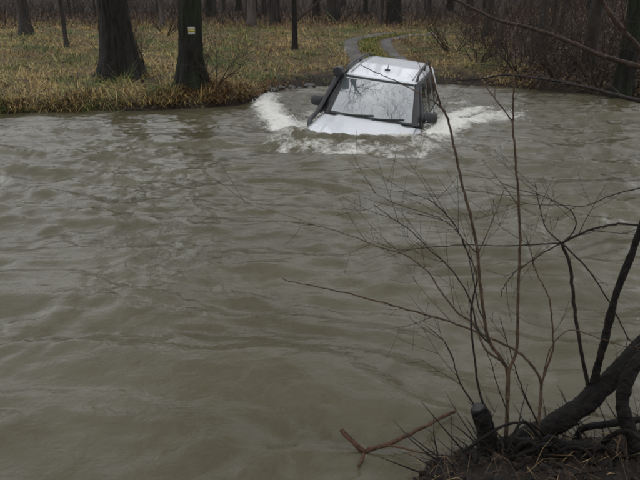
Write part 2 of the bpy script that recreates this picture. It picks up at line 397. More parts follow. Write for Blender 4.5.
# flying drops over the wake
rs = np.random.default_rng(5); DV = []; DF = []
oc = np.array([(1, 0, 0), (-1, 0, 0), (0, 1, 0), (0, -1, 0), (0, 0, 1), (0, 0, -1)], float); of = np.array([(0, 2, 4), (2, 1, 4), (1, 3, 4), (3, 0, 4), (2, 0, 5), (1, 2, 5), (3, 1, 5), (0, 3, 5)])
for P, N in ((armL, 600), (armR, 420)):
    P = np.array(P)
    for k in range(N):
        s = rs.random()**1.2*(len(P)-1.001); i = int(s); q = P[i]+(P[i+1]-P[i])*(s-i)+rs.normal(0, .16, 2)
        z = wz(*q)+abs(rs.normal(0, .075)); r = rs.uniform(.003, .009)
        DV.append(oc*r*np.array([rs.uniform(.7, 2), 1, 1])+np.array([q[0], q[1], z])); DF.append(of+6*len(DF))
tag(np_mesh('spray_drops', np.concatenate(DV), np.concatenate(DF), simple('white_spray', (.85, .85, .83), None, 10, .4), None, True), 'white drops of spray over the wake of the car', None, None, 'stuff')

# ------------------------------------------------------------ the car
def build_car():
    root = empty('offroad_car'); root.matrix_world = CM
    tag(root, 'silver off-road car with black snorkel wading bonnet-deep through the brown river', 'car')
    lerp = lambda a, b_, t: a+(b_-a)*t
    # lower body
    mb = MB(); st = [(0.0, .74), (.04, .83), (.14, .90), (.35, .94), (.7, .955), (1.3, .957), (2.2, .957), (3.4, .957), (4.2, .95), (4.6, .93), (4.78, .88), (4.83, .80)]
    pts = []; prof = []
    for y, wd in st:
        top = np.interp(y, [0, .1, .5, 1.4, 1.6, 4.83], [.90, .955, 1.0, 1.05, 1.085, 1.085])
        half = [(wd*.86, .34), (wd*.96, .42), (wd*.995, .6), (wd, .78), (wd*.985, .92), (wd*.965, top-.04), (wd*.93, top-.008), (wd*.86, top), (wd*.4, top)]
        ring = [(-x, y, z) for x, z in reversed(half)]
        ring = [(x, y, z) for x, z in half]+[(-x, y, z) for x, z in reversed(half)]
        pts += ring
    nr = 18; mb.grid(pts, len(st), nr, True)
    mb.f.append(tuple(reversed(range(nr)))[::-1][::-1]); o = (len(st)-1)*nr; mb.f.append(tuple(o+i for i in range(nr)))
    body = mb.build('body', M['paint'], root)
    # wheel-arch trims, doors shut lines and grille sit below the water; side strip shows
    for sx in (-1, 1):
        s = MB(); s.box((sx*.957, 2.55, .72), (.03, 2.1, .10)); s.build('rubbing_strip', M['plastic'], root, bevel=.008)
    # bonnet: clamshell with a raised centre
    mb = MB(); nu, nv = 22, 33; pts = []
    for i in range(nu):
        y = lerp(.07, 1.36, i/(nu-1))
        for j in range(nv):
            s = j/(nv-1)*2-1; a = abs(s); wd = np.interp(y, [.07, .2, .5, 1.36], [.80, .86, .89, .885]); x = s*wd
            yy = y+.13*s*s*(1 if i == nu-1 else i/(nu-1))+.10*(a**3)*(1-i/(nu-1))
            z = np.interp(y, [.07, .14, .3, .7, 1.36], [.975, 1.0, 1.025, 1.05, 1.09])+.030*(1-sstep(.60, .72, a))+.012*(1-s*s)-.05*max(0, a-.9)/.1
            z += .012*math.exp(-((a-.93)/.04)**2)
            pts.append((x, yy, z))
    mb.grid(pts, nu, nv); mb.build('bonnet', M['paint'], root, solid=.03)
    # cowl and windscreen
    def ws(s, t, off=0):
        x = s*lerp(.775, .655, t); y = lerp(1.36, 1.99, t)+.15*s*s-.03*math.sin(math.pi*t); z = lerp(1.115, 1.745, t)-.02*s*s
        return Vector((x, y-.7*off, z+.7*off))
    def patch(s0, s1, t0, t1, off, name, mt, nu=10, nv=20, solid=.012, parent=None):
        m_ = MB(); m_.grid([ws(lerp(s0, s1, j/(nv-1)), lerp(t0, t1, i/(nu-1)), off) for i in range(nu) for j in range(nv)], nu, nv)
        return m_.build(name, mt, parent or root, solid=solid)
    scr = patch(-1, 1, .02, .985, 0, 'windscreen', M['screen'], 14, 28)
    patch(-1.0, 1.0, .015, .075, .004, 'screen_border', M['plastic'], 3, 28, .004, scr); patch(-1.0, 1.0, .955, .99, .004, 'screen_border', M['plastic'], 3, 28, .004, scr)
    mb = MB(); nv = 24; pts = []
    for i, (dy, z) in enumerate([(-.10, 1.075), (-.06, 1.112), (.0, 1.118), (.03, 1.115)]):
        for j in range(nv):
            s = j/(nv-1)*2-1; pts.append((s*.80, 1.36+dy+.15*s*s, z-.02*s*s))
    mb.grid(pts, 4, nv); mb.build('cowl', M['plastic'], root, solid=.02)
    for (s0, t0, s1, t1) in ((-.55, .03, .10, .115), (.12, .03, .80, .12)):
        w_ = MB(); P = [ws(lerp(s0, s1, k/8), lerp(t0, t1, k/8), .02) for k in range(9)]; w_.tube(P, [.012]*9, 6)
        w_.tube([ws(s0, t0, .02), ws(s0, t0-.05, .03)], [.016, .02], 6); w_.build('wiper', M['plastic'], root)
    # pillars at the windscreen
    for sx in (-1, 1):
        m_ = MB(); P = []
        for k in range(9):
            t = k/8; p = ws(sx, t); q = Vector((sx*lerp(.905, .712, t), p.y+.13, p.z+.0))
            P += [p+Vector((-sx*.03, -.004, .006)), p+Vector((sx*.035, -.01, .012)), q+Vector((sx*.012, -.02, 0)), q+Vector((0, .03, 0)), p+Vector((-sx*.03, .10, -.05))]
        m_.grid(P, 9, 5, True); m_.build('windscreen_pillar', M['plastic'], root)
    # side walls of the cabin with panes
    sidex = lambda z: np.interp(z, [1.06, 1.2, 1.745, 1.80], [.925, .905, .712, .68])
    for sx in (-1, 1):
        m_ = MB(); nu, nv = 8, 26; pts = []
        for i in range(nu):
            z = lerp(1.06, 1.765, i/(nu-1))
            y0 = lerp(1.58, 2.20, i/(nu-1)); y1 = lerp(4.72, 4.50, i/(nu-1))
            for j in range(nv): pts.append((sx*sidex(z), lerp(y0, y1, j/(nv-1)), z))
        m_.grid(pts, nu, nv); sd_ = m_.build('cabin_side', M['plastic'], root, solid=.02)
        for (a0, a1, b0, b1) in ((1.74, 2.78, 2.16, 2.78), (2.88, 3.72, 2.88, 3.72), (3.82, 4.58, 3.82, 4.42)):
            m_ = MB(); pts = []
            for i in range(5):
                z = lerp(1.13, 1.69, i/4)
                for j in range(6): pts.append((sx*(sidex(z)+.006), lerp(lerp(a0, b0, i/4), lerp(a1, b1, i/4), j/5), z))
            m_.grid(pts, 5, 6); m_.build('side_window', M['glass'], root, solid=.008)
        # rear corner pillar painted
        m_ = MB(); pts = []
        for i in range(6):
            z = lerp(1.07, 1.77, i/5); y1 = lerp(4.74, 4.53, i/5)
            for dx, dy in ((.012, -.16), (.014, -.02), (-.05, .02), (-.16, .025)): pts.append((sx*(sidex(z)+dx), y1+dy, z))
        m_.grid(pts, 6, 4); m_.build('rear_pillar', M['paint'], root, solid=.02)
        # door handles and shut lines below the panes
        for yy in (2.62, 3.62):
            h_ = MB(); h_.tube([(sx*.96, yy-.09, .98), (sx*.985, yy-.06, .985), (sx*.985, yy+.06, .985), (sx*.96, yy+.09, .98)], [.014]*4, 6); h_.build('door_handle', M['plastic'], root)
    # tailgate
    m_ = MB(); pts = []
    for i in range(6):
        z = lerp(1.06, 1.78, i/5); y1 = lerp(4.78, 4.57, i/5)
        for j in range(9): s = j/8*2-1; pts.append((s*(sidex(z)-.10), y1+.03*(1-s*s), z))
    m_.grid(pts, 6, 9); m_.build('rear_window', M['glass'], root, solid=.015)
    # roof: crowned shell with a rise behind the front seats
    mb = MB(); nu, nv = 34, 31; pts = []
    for i in range(nu):
        v = i/(nu-1); y = lerp(1.985, 4.60, v)
        for j in range(nv):
            s = j/(nv-1)*2-1; a = abs(s)
            wd = np.interp(y, [1.98, 2.3, 4.2, 4.6], [.70, .715, .71, .67])
            zc = np.interp(y, [1.985, 2.05, 2.3, 2.75, 3.1, 4.2, 4.5, 4.6], [1.750, 1.772, 1.80, 1.83, 1.856, 1.862, 1.845, 1.80])
            z = zc-.018*s*s-.07*max(0, (a-.82)/.18)**2.2+.010*math.exp(-((a-.72)/.03)**2)-.008*math.exp(-((a-.80)/.025)**2)
            yy = y+.16*s*s*(1-v)**2-.06*s**4*v**3
            pts.append((s*wd, yy, z))
    mb.grid(pts, nu, nv); roof = mb.build('roof', M['paint'], root, solid=.03)
    for sx in (-1, 1):
        m_ = MB(); P = [(sx*.655, 2.22, 1.76), (sx*.655, 2.26, 1.845), (sx*.652, 2.45, 1.878), (sx*.65, 2.9, 1.905), (sx*.645, 3.6, 1.915), (sx*.64, 4.2, 1.905), (sx*.635, 4.38, 1.87), (sx*.635, 4.42, 1.80)]
        P = smooth_line(P, 4); m_.tube(P, [.024]*len(P), 8)
        m_.tube([(sx*.648, 3.35, 1.80), (sx*.648, 3.35, 1.915)], [.024, .02], 8); m_.build('roof_rail', M['plastic'], root)
    a_ = MB(); a_.tube([(.03, 2.62, 1.825), (.03, 2.62, 1.85)], [.04, .025], 10); a_.tube([(.03, 2.62, 1.845), (.03, 2.70, 1.95)], [.010, .005], 6)
    a_.tube([(-.02, 2.62, 1.838), (.08, 2.62, 1.838)], [.018, .018], 6); a_.build('aerial', M['plastic'], root)
    def seam(P, r=.005, name='panel_seam', n_=5):
        q_ = MB(); q_.tube([Vector(p) for p in P], [r]*len(P), n_); q_.build(name, M['trim'], root)
    for sx in (-1, 1):
        seam([(sx*.845, np.interp(t, [0, 1], [.32, 1.40])+.10*(1-t), np.interp(np.interp(t, [0, 1], [.32, 1.36]), [.07, .14, .3, .7, 1.36], [.975, 1.0, 1.025, 1.05, 1.09])+.004) for t in np.linspace(0, 1, 10)])
        seam([(sx*wd_, y_, np.interp(y_, [1.985, 2.05, 2.3, 2.75, 3.1, 4.2, 4.5, 4.6], [1.750, 1.772, 1.80, 1.83, 1.856, 1.862, 1.845, 1.80])-.018*.64-.008) for y_, wd_ in [(v_, .80*np.interp(v_, [1.98, 2.3, 4.2, 4.6], [.70, .715, .71, .67])) for v_ in np.linspace(2.2, 4.5, 14)]], .006, 'roof_seam')
        for yy in (1.72, 2.83, 3.77): seam([(sx*.958, yy, .5), (sx*.961, yy, .78), (sx*.949, yy, .92), (sx*.93, yy, 1.04), (sx*.895, yy, 1.083)], .006, 'door_seam')
    # door mirrors
    for sx in (-1, 1):
        m_ = MB(); n1, n2 = 9, 14; pts = []
        for i in range(n1):
            th = math.pi*i/(n1-1)
            for j in range(n2):
                ph = 2*math.pi*j/n2; e = lambda c_: math.copysign(abs(c_)**.6, c_)
                pts.append((sx*1.04+.125*e(math.sin(th))*e(math.cos(ph)), 1.72+.07*e(math.cos(th)), 1.255+.095*e(math.sin(th))*e(math.sin(ph))))
        m_.grid(pts, n1, n2, True); m_.tube([(sx*.88, 1.76, 1.16), (sx*.97, 1.74, 1.21)], [.035, .03], 8)
        mi = m_.build('door_mirror', M['plastic'], root)
        g_ = MB(); g_.box((sx*1.04, 1.795, 1.255), (.19, .006, .15)); g_.build('mirror_glass', M['glass'], mi, bevel=.002)
    # snorkel up the pillar on the image-left side
    s_ = MB(); P = smooth_line([(-.93, .95, .93), (-.98, 1.12, 1.02), (-.955, 1.40, 1.10), (-.925, 1.56, 1.20), (-.83, 1.86, 1.52), (-.765, 2.02, 1.71), (-.755, 2.06, 1.78)], 5)
    s_.tube(P, [.05]*4+[.042]*(len(P)-4), 10); sn = s_.build('snorkel', M['plastic'], root)
    s_ = MB(); P = smooth_line([(-.755, 2.08, 1.70), (-.757, 2.06, 1.76), (-.76, 2.0, 1.795), (-.765, 1.90, 1.79), (-.765, 1.87, 1.785)], 4); s_.tube(P, [.045, .055, .07, .08]+[.092]*(len(P)-6)+[.085, .07], 8)
    s_.build('intake_head', M['plastic'], sn)
    # wheels under the water
    for wx_ in (-.81, .81):
        for wy_ in (.92, 3.80):
            t_ = MB(); pts = []; nn = 22; pr = [(-.12, .25), (-.13, .31), (-.115, .36), (0, .372), (.115, .36), (.13, .31), (.12, .25)]
            for k in range(nn):
                q = 2*math.pi*k/nn
                for dx, r_ in pr: pts.append((wx_+dx, wy_+r_*math.cos(q), .372+r_*math.sin(q)))
            pts += pts[:7]; t_.grid(pts, nn+1, 7); we = t_.build('wheel', M['rubber'], root)
            r_ = MB(); r_.tube([(wx_-.1, wy_, .372), (wx_+.1, wy_, .372)], [.25, .25], 20); r_.build('rim', M['alloy'], we)
    # headlights (just below the surface)
    for sx in (-1, 1):
        h_ = MB(); h_.box((sx*.70, .035, .80), (.26, .10, .20)); h_.build('headlight', M['glass'], root, bevel=.02)
    return root
car = build_car()

# ------------------------------------------------------------ trees
def rand_perp(d):
    v = Vector((random.gauss(0, 1), random.gauss(0, 1), random.gauss(0, 1))); v -= d*v.dot(d); return v.normalized()
def grow(mb, p, d, L, r, lvl, maxl, n=None, up=.10, wob=.16, kids=None, rmin=.004):
    ns = max(4, int(L/(.35+.25*(maxl-lvl)))); ns = min(ns, 12); pts = [p.copy()]; rs_ = [r]; dirs = []
    for k in range(ns):
        d = (d+rand_perp(d)*wob*random.uniform(.3, 1)+Vector((0, 0, up))).normalized(); dirs.append(d)
        p = p+d*(L/ns); pts.append(p.copy()); rs_.append(max(r*(1-(k+1)/ns*.88), rmin*.75))
    mb.tube(pts, rs_, n or (6 if lvl < 2 else 4 if lvl < 3 else 3), cap=False)
    if lvl < maxl:
        nk = kids[lvl] if kids else 5
        for c_ in range(nk):
            f = random.uniform(.25, 1.0); i = min(int(f*ns), ns-1); q = pts[i].lerp(pts[i+1], f*ns-i if f < 1 else 1)
            dd = (dirs[i]+rand_perp(dirs[i])*random.uniform(.6, 1.3)).normalized()
            grow(mb, q, dd, L*random.uniform(.4, .68), max(rs_[i]*random.uniform(.45, .7), rmin), lvl+1, maxl, None, up, wob*1.15, kids, rmin)
def trunk_mesh(name, Ht, r0, mtl, parent, flare=.5, seg=28, lean=(0, 0), rings=44, ridge=.06, seed=0, sink=.3):
    mb = MB(); pts = []; rr_ = random.Random(seed); lob = rr_.randint(5, 7); ph = rr_.uniform(0, 6)
    cen = []
    for i in range(rings):
        f = (i/(rings-1))**1.6; z = -sink+f*(Ht+sink); zz = max(z, 0)
        r = r0*(1-.72*(zz/Ht)**.9); fl = flare*math.exp(-zz/(r0*1.5))
        cx = lean[0]*zz+.05*mnoise.noise((zz*.35, seed, 0))*min(zz, 3)*.6; cy = lean[1]*zz+.05*mnoise.noise((zz*.35, seed, 9))*min(zz, 3)*.6
        cen.append((cx, cy, z, r))
        for j in range(seg):
            q = 2*math.pi*j/seg
            rad_ = r*(1+fl*(.75+.55*math.cos(lob*q+ph+.4*math.sin(2*q)))+ridge*mnoise.noise((math.cos(q)*3.5, math.sin(q)*3.5, zz*.9+seed*7))+ridge*.7*mnoise.noise((math.cos(q)*9, math.sin(q)*9, zz*1.8+seed))+(ridge*.9*(.5-abs(mnoise.noise((math.cos(q)*11, math.sin(q)*11, zz*1.1+seed*3)))*2) if seg > 40 else 0))
            pts.append((cx+math.cos(q)*rad_, cy+math.sin(q)*rad_, z))
    mb.grid(pts, rings, seg, True)
    return mb.build(name, mtl, parent), cen
def crown_mesh(parent, cen, Ht, r0, mtl, start=.3, nb=10, maxl=3, kids=(5, 4, 3), spread=1.0):
    mb = MB()
    for k in range(nb):
        f = start+(1-start)*(k+random.random()*.6)/nb; z = f*Ht
        i = min(range(len(cen)), key=lambda q: abs(cen[q][2]-z)); cx, cy, cz, r = cen[i]
        q = k*2.4+random.uniform(-.5, .5); d = Vector((math.cos(q)*spread, math.sin(q)*spread, random.uniform(.35, .95))).normalized()
        grow(mb, Vector((cx, cy, cz)), d, Ht*random.uniform(.22, .36)*(1.15-.4*f), r*.55, 1, maxl, None, .07, .17, kids=(0,)+tuple(kids))
    grow(mb, Vector(cen[-1][:3])-Vector((0, 0, .3)), Vector((0, 0, 1)), Ht*.18, cen[-1][3], 1, maxl, None, .1, .15, kids=(0,)+tuple(kids))
    return mb.build('crown', mtl, parent)
def tree(name, label, loc, Ht, r0, mtl, cmat, group=None, seed=1, flare=.5, lean=(0, 0), **kw):
    random.seed(seed)
    root = empty(name, loc); tag(root, label, 'tree', group)
    tr, cen = trunk_mesh('trunk', Ht, r0, mtl, root, flare, lean=lean, seed=seed, rings=kw.pop('rings', 44), seg=kw.pop('seg', 28), ridge=kw.pop('ridge', .10))
    crown_mesh(root, cen, Ht, r0, cmat, **kw); return root
def copy_tree(o, parent=None):
    c_ = o.copy(); C.objects.link(c_); c_.parent = parent
    for ch in [q for q in bpy.data.objects if q.parent is o]: copy_tree(ch, c_)
    return c_
p1 = on_ground(121, 78); p2 = on_ground(190.5, 92.5); p2.y = float(y_far(p2.x))+.62; p2.x = on_y(190, 60, p2.y).x; p2.z = gz(p2.x, p2.y)
t1 = tree('alder_tree', 'thick dark old trunk with flared roots on the far bank', p1, 17, .36, M['bark_old'], M['twig'], seed=3, flare=.75, seg=96, rings=110, lean=(-.012, 0), start=.32, nb=10)
t2 = tree('alder_tree', 'dark mossy trunk with yellow and white trail mark at the water edge', p2, 16, .25, M['bark_moss'], M['twig'], seed=5, flare=.55, seg=96, rings=110, lean=(.035, .01), start=.34, nb=9)
def big_limb(root, z, d, L, r, seed, kids=(0, 7, 6, 4)):
    random.seed(seed); mb = MB(); grow(mb, Vector((root.get('lx', 0)*z, root.get('ly', 0)*z, z)), Vector(d).normalized(), L, r, 1, 4, 8, .05, .13, kids=kids, rmin=.013)
    return mb.build('limb', M['bark_old'], root)
big_limb(t2, 8.2, (.05, -.55, .75), 7.5, .16, 301); big_limb(t2, 9.5, (-.3, -.5, .8), 6.5, .13, 302)
# trail blaze painted on the second trunk (white, yellow, white)
bl = on_y(190.5, 31, p2.y-.33)
for k, (dz, mm) in enumerate(((.05, 'white_mark'), (0, 'yellow_mark'), (-.05, 'white_mark'))):
    mb = MB(); pts = []
    for i in range(3):
        for j in range(9):
            q = (j/8-.5)*.62; R_ = .22
            pts.append((bl.x-p2.x+R_*math.sin(q), 0, bl.z-p2.z+dz+(i-1)*.0235)); 
    # wrap onto the trunk by ray casting its mesh
    tr = [c_ for c_ in t2.children if c_.name.startswith('trunk')][0]
    from mathutils.bvhtree import BVHTree
    me = tr.data; bv = BVHTree.FromPolygons([v.co for v in me.vertices], [tuple(p.vertices) for p in me.polygons])
    out = []
    for (x, y, z) in pts:
        h = bv.ray_cast(Vector((x, -3, z)), Vector((0, 1, 0))); out.append((x, (h[0].y if h[0] else -.28)-.006, z))
    out = [(x+(.012*mnoise.noise((z*60, k, i_)) if i_ % 9 in (0, 8) else 0), y, z+.006*mnoise.noise((x*40, k*3., i_//9))) for i_, (x, y, z) in enumerate(out)]; mb.grid(out, 3, 9); mb.build('trail_mark_stripe', M[mm], t2, solid=.004)
ps = on_ground(295, 49)
tree('sapling_tree', 'slim lone young tree standing in the meadow left of the track', ps, 7.5, .10, M['bark_old'], M['twig'], seed=8, flare=.3, start=.10, nb=20, rings=24, seg=12, kids=(4, 3, 2))
pt = on_ground(67, 47)
tree('sapling_tree', 'thin straight pole tree in the meadow left of the thick trunk', pt, 9, .085, M['bark_far'], M['twig'], seed=9, flare=.3, start=.3, nb=8, rings=24, seg=12, kids=(4, 3, 2))
pr = on_ground(622, 93)
tree('alder_tree', 'dark mossy trunk on the far bank below the wooded slope', pr, 14, .19, M['bark_moss'], M['twig'], seed=12, flare=.5, seg=96, rings=110, lean=(-.02, 0), start=.2, nb=9)
pr = on_ground(588, 66)
tree('slope_tree', 'bare tree halfway up the brushy slope', pr, 12, .17, M['bark_far'], M['twig'], seed=13, flare=.4, start=.2, nb=9, rings=24, seg=14)

# wood behind the meadow: a few kinds, copied
protos = []
for k, (Ht, r0, mt) in enumerate(((17, .30, 'bark_far'), (15, .22, 'bark_far'), (13, .15, 'bark_pale'), (18, .36, 'bark_old'), (14, .19, 'bark_pale'), (11, .11, 'bark_far'))):
    protos.append((tree('woodland_tree', 'x', (0, 0, 0), Ht, r0, M[mt], M['twig'], seed=20+k, flare=.45, start=.25, nb=8, rings=22, seg=12, kids=(3, 3, 2), maxl=3), r0))
used = set()
def put(k, loc, s, rz, label, group):
    if k in used: o = copy_tree(protos[k][0])
    else: o = protos[k][0]; used.add(k)
    o.location = loc; o.rotation_euler = (0, 0, rz); o.scale = (s*(.62 if group else 1), s*(.62 if group else 1), s); tag(o, label, 'tree', group); return o
random.seed(44)
named = [(27, 34, 11, 0, 'grey-brown trunk at the wood edge, leftmost behind the meadow'),
         (163, 27, 5, 2, 'slender tree at the wood edge between the two dark bank trunks'),
         (252, 27, 8, 4, 'pale trunk at the wood edge right of the trail-marked tree'),
         (276, 26, 9, 1, 'brown trunk at the wood edge behind the lone young tree, left one'),
         (333, 24, 12, 0, 'stout trunk at the wood edge left of the track bend'),
         (394, 25, 13, 3, 'stout dark trunk at the wood edge directly above the track bend'),
         (380, 25, 6, 4, 'thin pale trunk beside the stout dark one above the track bend'),
         (487, 36, 8, 1, 'brown trunk at the foot of the brushy slope, beside the track end'),
         (500, 44, 6, 2, 'slender pale tree low on the brushy slope'),
         (540, 48, 7, 5, 'thin dark tree in the brush of the slope')]
for px, py, wpx, k, lb in named:
    p = on_ground(px, py); dia = wpx*p.y/F*1.0
    put(k, p, min(1.5, max(.6, dia/2/protos[k][1])), random.uniform(0, 6), lb, None)
spots = []
while len(spots) < 115:
    y = random.uniform(42, 74); x = random.uniform(-.66*y, .62*y)
    if any(math.hypot(x-a, y-b_) < 1.6 for a, b_ in spots): continue
    spots.append((x, y))
for i in range(14):
    y = random.uniform(22, 42); spots.append((random.uniform(.34, .62)*y, y))
for i, (x, y) in enumerate(spots):
    near = y < 42
    k = random.randrange(6); kd = ('stout brown', 'mid-sized brown', 'slender pale grey', 'thick dark', 'smooth pale grey', 'thin brown')[k]
    put(k, (x, y, gz(x, y)), random.uniform(.75, 1.15), random.uniform(0, 6),
        kd+' bare tree among the brush of the dark slope to the right' if near else kd+' bare trunk deep in the wood behind the meadow',
        'trees of the wooded slope' if near else 'trees of the wood behind the meadow')
# near-bank trees outside the picture (their branches are what the windscreen mirrors)
tree('alder_tree', 'tall bare alder leaning over the river on the near bank', (-4.4, .9, gz(-4.4, .9)), 17, .28, M['bark_old'], M['twig'], seed=61, lean=(.17, .22), start=.3, nb=13, spread=1.5)
tree('alder_tree', 'bare tree on the near bank behind the viewer', (2.4, -3.4, gz(2.4, -3.4)), 16, .25, M['bark_old'], M['twig'], seed=62, lean=(.02, .10), start=.3, nb=10)

# bare bushes
def bush(label, loc, hgt, nst, mtl, seed, spread=.8, r=.02):
    random.seed(seed); root = empty('bare_bush', loc); tag(root, label, 'bush')
    for k in range(nst):
        mb = MB(); q = random.uniform(0, 6.28); d = Vector((math.cos(q)*spread, math.sin(q)*spread, 1)).normalized()
        grow(mb, Vector((math.cos(q)*.08, math.sin(q)*.08, -.1)), d, hgt*random.uniform(.7, 1.1), r, 1, 3, 5, .03, .2, kids=(0, 6, 4)); mb.build('stem', mtl, root)
for i, (px, py, hg, ns_, lb) in enumerate([(166, 36, 1.7, 9, 'dark twiggy bush between the two dark bank trunks'), (146, 70, 1.3, 6, 'low twiggy bush beside the roots of the thick trunk'),
        (212, 84, 1.0, 6, 'small twiggy bush right of the trail-marked trunk'), (452, 52, 1.6, 8, 'bare bush at the left foot of the brushy slope'),
        (520, 70, 1.6, 10, 'twiggy bush low on the slope above the river'), (560, 80, 1.5, 10, 'tangled bush at the water edge below the slope'),
        (600, 84, 1.8, 10, 'dense dark bush beside the mossy trunk on the far bank'), (478, 62, 1.2, 8, 'small bush at the river end of the slope')]):
    p = on_ground(px, py); bush(lb, p, hg, ns_, M['twig'], 70+i)

# ------------------------------------------------------------ undergrowth (stuff)
def sticks(name, N, posfn, lenr, radr, mtl, lbl, seed, flat=.5, top=1.5):
    r_ = np.random.default_rng(seed); V = []; Fq = []; o = 0
    for k in range(N):
        x, y = posfn(r_); z = gz(x, y); L = r_.uniform(*lenr); ra = r_.uniform(*radr); q = r_.uniform(0, 6.28); el = r_.uniform(flat, top)
        d = np.array([math.cos(q)*math.cos(el), math.sin(q)*math.cos(el), math.sin(el)]); p = np.array([x, y, z-.05]); bend = r_.normal(0, .18, 3)
        s = np.array([-math.sin(q), math.cos(q), 0]); u = np.cross(d, s)
        for i in range(4):
            f = i/3; c_ = p+d*L*f+bend*L*f*f; rr_ = ra*(1-.8*f)
            for j in range(3): a_ = 2.094*j; V.append(c_+(s*math.cos(a_)+u*math.sin(a_))*rr_)
        for i in range(3):
            for j in range(3): k2 = (j+1) % 3; Fq.append((o+i*3+j, o+i*3+k2, o+i*3+3+k2, o+i*3+3+j))
        o += 12
    return tag(np_mesh(name, V, Fq, mtl, None, True), lbl, None, None, 'stuff')
def pos_wood(r_):
    y = r_.uniform(36, 62); return r_.uniform(-.62*y, .6*y), y
def pos_slope(r_):
    while True:
        y = 14.2+26*r_.random()**1.4; x = r_.uniform(.18, .64)*y
        if x > 4.9+.13*(y-18) and y > float(y_far(x))+.3: return x, y
sticks('wood_undergrowth', 5200, pos_wood, (.5, 2.2), (.006, .022), M['bark_far'], 'brown brush and thin stems under the trees of the wood', 3, .6)
sticks('slope_brushwood', 2400, pos_slope, (.5, 1.8), (.005, .02), M['twig'], 'tangled bare brushwood and dead stems on the dark slope', 4, .1)

# ------------------------------------------------------------ grass
def blades(name, x, y, hgt, wid, colr, lbl, seed, z=None, lean=.7, mtl=None):
    r_ = np.random.default_rng(seed); N = len(x); z = ground(x, y) if z is None else z
    q = r_.uniform(0, 2*np.pi, N); ln = np.abs(r_.normal(lean, .35, N)); hh = hgt*r_.uniform(.5, 1.2, N)
    dx, dy = np.cos(q), np.sin(q); sx, sy = -np.sin(q+r_.normal(0, .6, N)), np.cos(q)
    ww = wid*r_.uniform(.6, 1.3, N); V = np.zeros((N, 5, 3))
    for k, (f, wf) in enumerate(((0, 1), (0, -1), (.55, .8), (.55, -.8), (1, 0))):
        hor = hh*f*np.sin(np.clip(ln*(.4+.9*f), 0, 1.75)); ver = hh*f*np.cos(np.clip(ln*(.4+.9*f), 0, 1.65))
        V[:, k, 0] = x+dx*hor+sx*ww*wf*.5; V[:, k, 1] = y+dy*hor+sy*ww*wf*.5; V[:, k, 2] = z-.02*(f == 0)+ver
    b0 = np.arange(N)*5
    Ft = np.concatenate([np.stack([b0, b0+1, b0+3], 1), np.stack([b0, b0+3, b0+2], 1), np.stack([b0+2, b0+3, b0+4], 1)])
    col = np.repeat(colr, 5, 0)
    return tag(np_mesh(name, V.reshape(-1, 3), Ft, mtl or M['blade'], col, False), lbl, None, None, 'stuff')
def pal(N, r_, cols, w_):
    i = r_.choice(len(cols), N, p=np.array(w_)/sum(w_)); c_ = np.array(cols)[i]; return c_*r_.uniform(.75, 1.15, (N, 1))
PALE = (.42, .33, .15); STRAW, OCHRE, BROWN, GREEN, DGREEN = (.37, .26, .09), (.28, .165, .052), (.10, .066, .034), (.13, .17, .04), (.05, .075, .025)
r_ = np.random.default_rng(9)
# tufts: centres, then blades around them
def tufts(Nc, per, ylo, yhi, power=1.0):
    y = ylo+(yhi-ylo)*r_.random(Nc)**power; x = r_.uniform(-.66, .5, Nc)*y
    t = y-y_far(x); ok = (t > .02) & (x < 5.6+.13*(y-18)+r_.normal(0, .5, Nc)) ; x, y = x[ok], y[ok]
    dn = near_pts(x, y, rut_pts); ok = dn > .21+.16*r_.random(len(x)); x, y = x[ok], y[ok]
    fordm = (x > -1.3) & (x < 4.4) & (y-y_far(x) < 2.2) & (r_.random(len(x)) < .75); x, y = x[~fordm], y[~fordm]
    bare = pn(x*.9, y*.9, 82)+.4*pn(x*2.3, y*2.3, 83) < -.42; x, y = x[~bare], y[~bare]
    cx = np.repeat(x, per); cy = np.repeat(y, per); global tuft_h; tuft_h = np.repeat(np.exp(r_.normal(-.1, .55, len(x))), per)
    return cx+r_.normal(0, .11, len(cx)), cy+r_.normal(0, .11, len(cx)), len(x)
x, y, nc = tufts(12500, 18, 12.6, 40, 1.5)
gn = fbm(x*.45, y*.45, 71, 3); mid = near_pts(x, y, mid_pts)
pg = np.clip(.30+1.3*gn, .0, .85); pg = np.where(mid < .5, .97, pg)
edge = np.exp(-(y-y_far(x))/.5)
sel = r_.random(len(x)); dk = fbm(x*.5+7, y*.8, 75, 3); colr = np.where((r_.random(len(x)) < np.clip(.42+1.1*dk+.012*(y-20), .05, .95))[:, None], pal(len(x), r_, [OCHRE, BROWN], [1, 2]), pal(len(x), r_, [STRAW, PALE], [3, 3])); gcol = pal(len(x), r_, [GREEN, DGREEN], [3, 2]); colr = np.where((sel < pg)[:, None], gcol, colr)
hgt = np.where(mid < .45, .07, .20*(1+.5*fbm(x*.8, y*.8, 73, 2))*tuft_h)*(1+.25*edge)
blades('meadow_grass', x, y, hgt, .008+.0004*(y-12), colr, 'matted straw and green winter grass of the far meadow', 21, lean=1.3)
i_ = r_.integers(0, len(mid_pts), 9000); x = mid_pts[i_, 0]+r_.normal(0, .17, 9000); y = mid_pts[i_, 1]+r_.normal(0, .2, 9000); ok = near_pts(x, y, rut_pts) > .26; x, y = x[ok], y[ok]
blades('track_grass', x, y, .12, .016, pal(len(x), r_, [(.11, .15, .035), (.08, .11, .03), STRAW], [4, 2, 2]), 'green grass strip between the two ruts of the track', 26, lean=.8)
N = 6500; y = 12.6+24*r_.random(N)**1.5; x = r_.uniform(-.62, .4, N)*y; ok = (y > y_far(x)+.05) & (near_pts(x, y, rut_pts) > .3) & (fbm(x*.7, y*.7, 85, 3) > -.1); x, y = x[ok], y[ok]
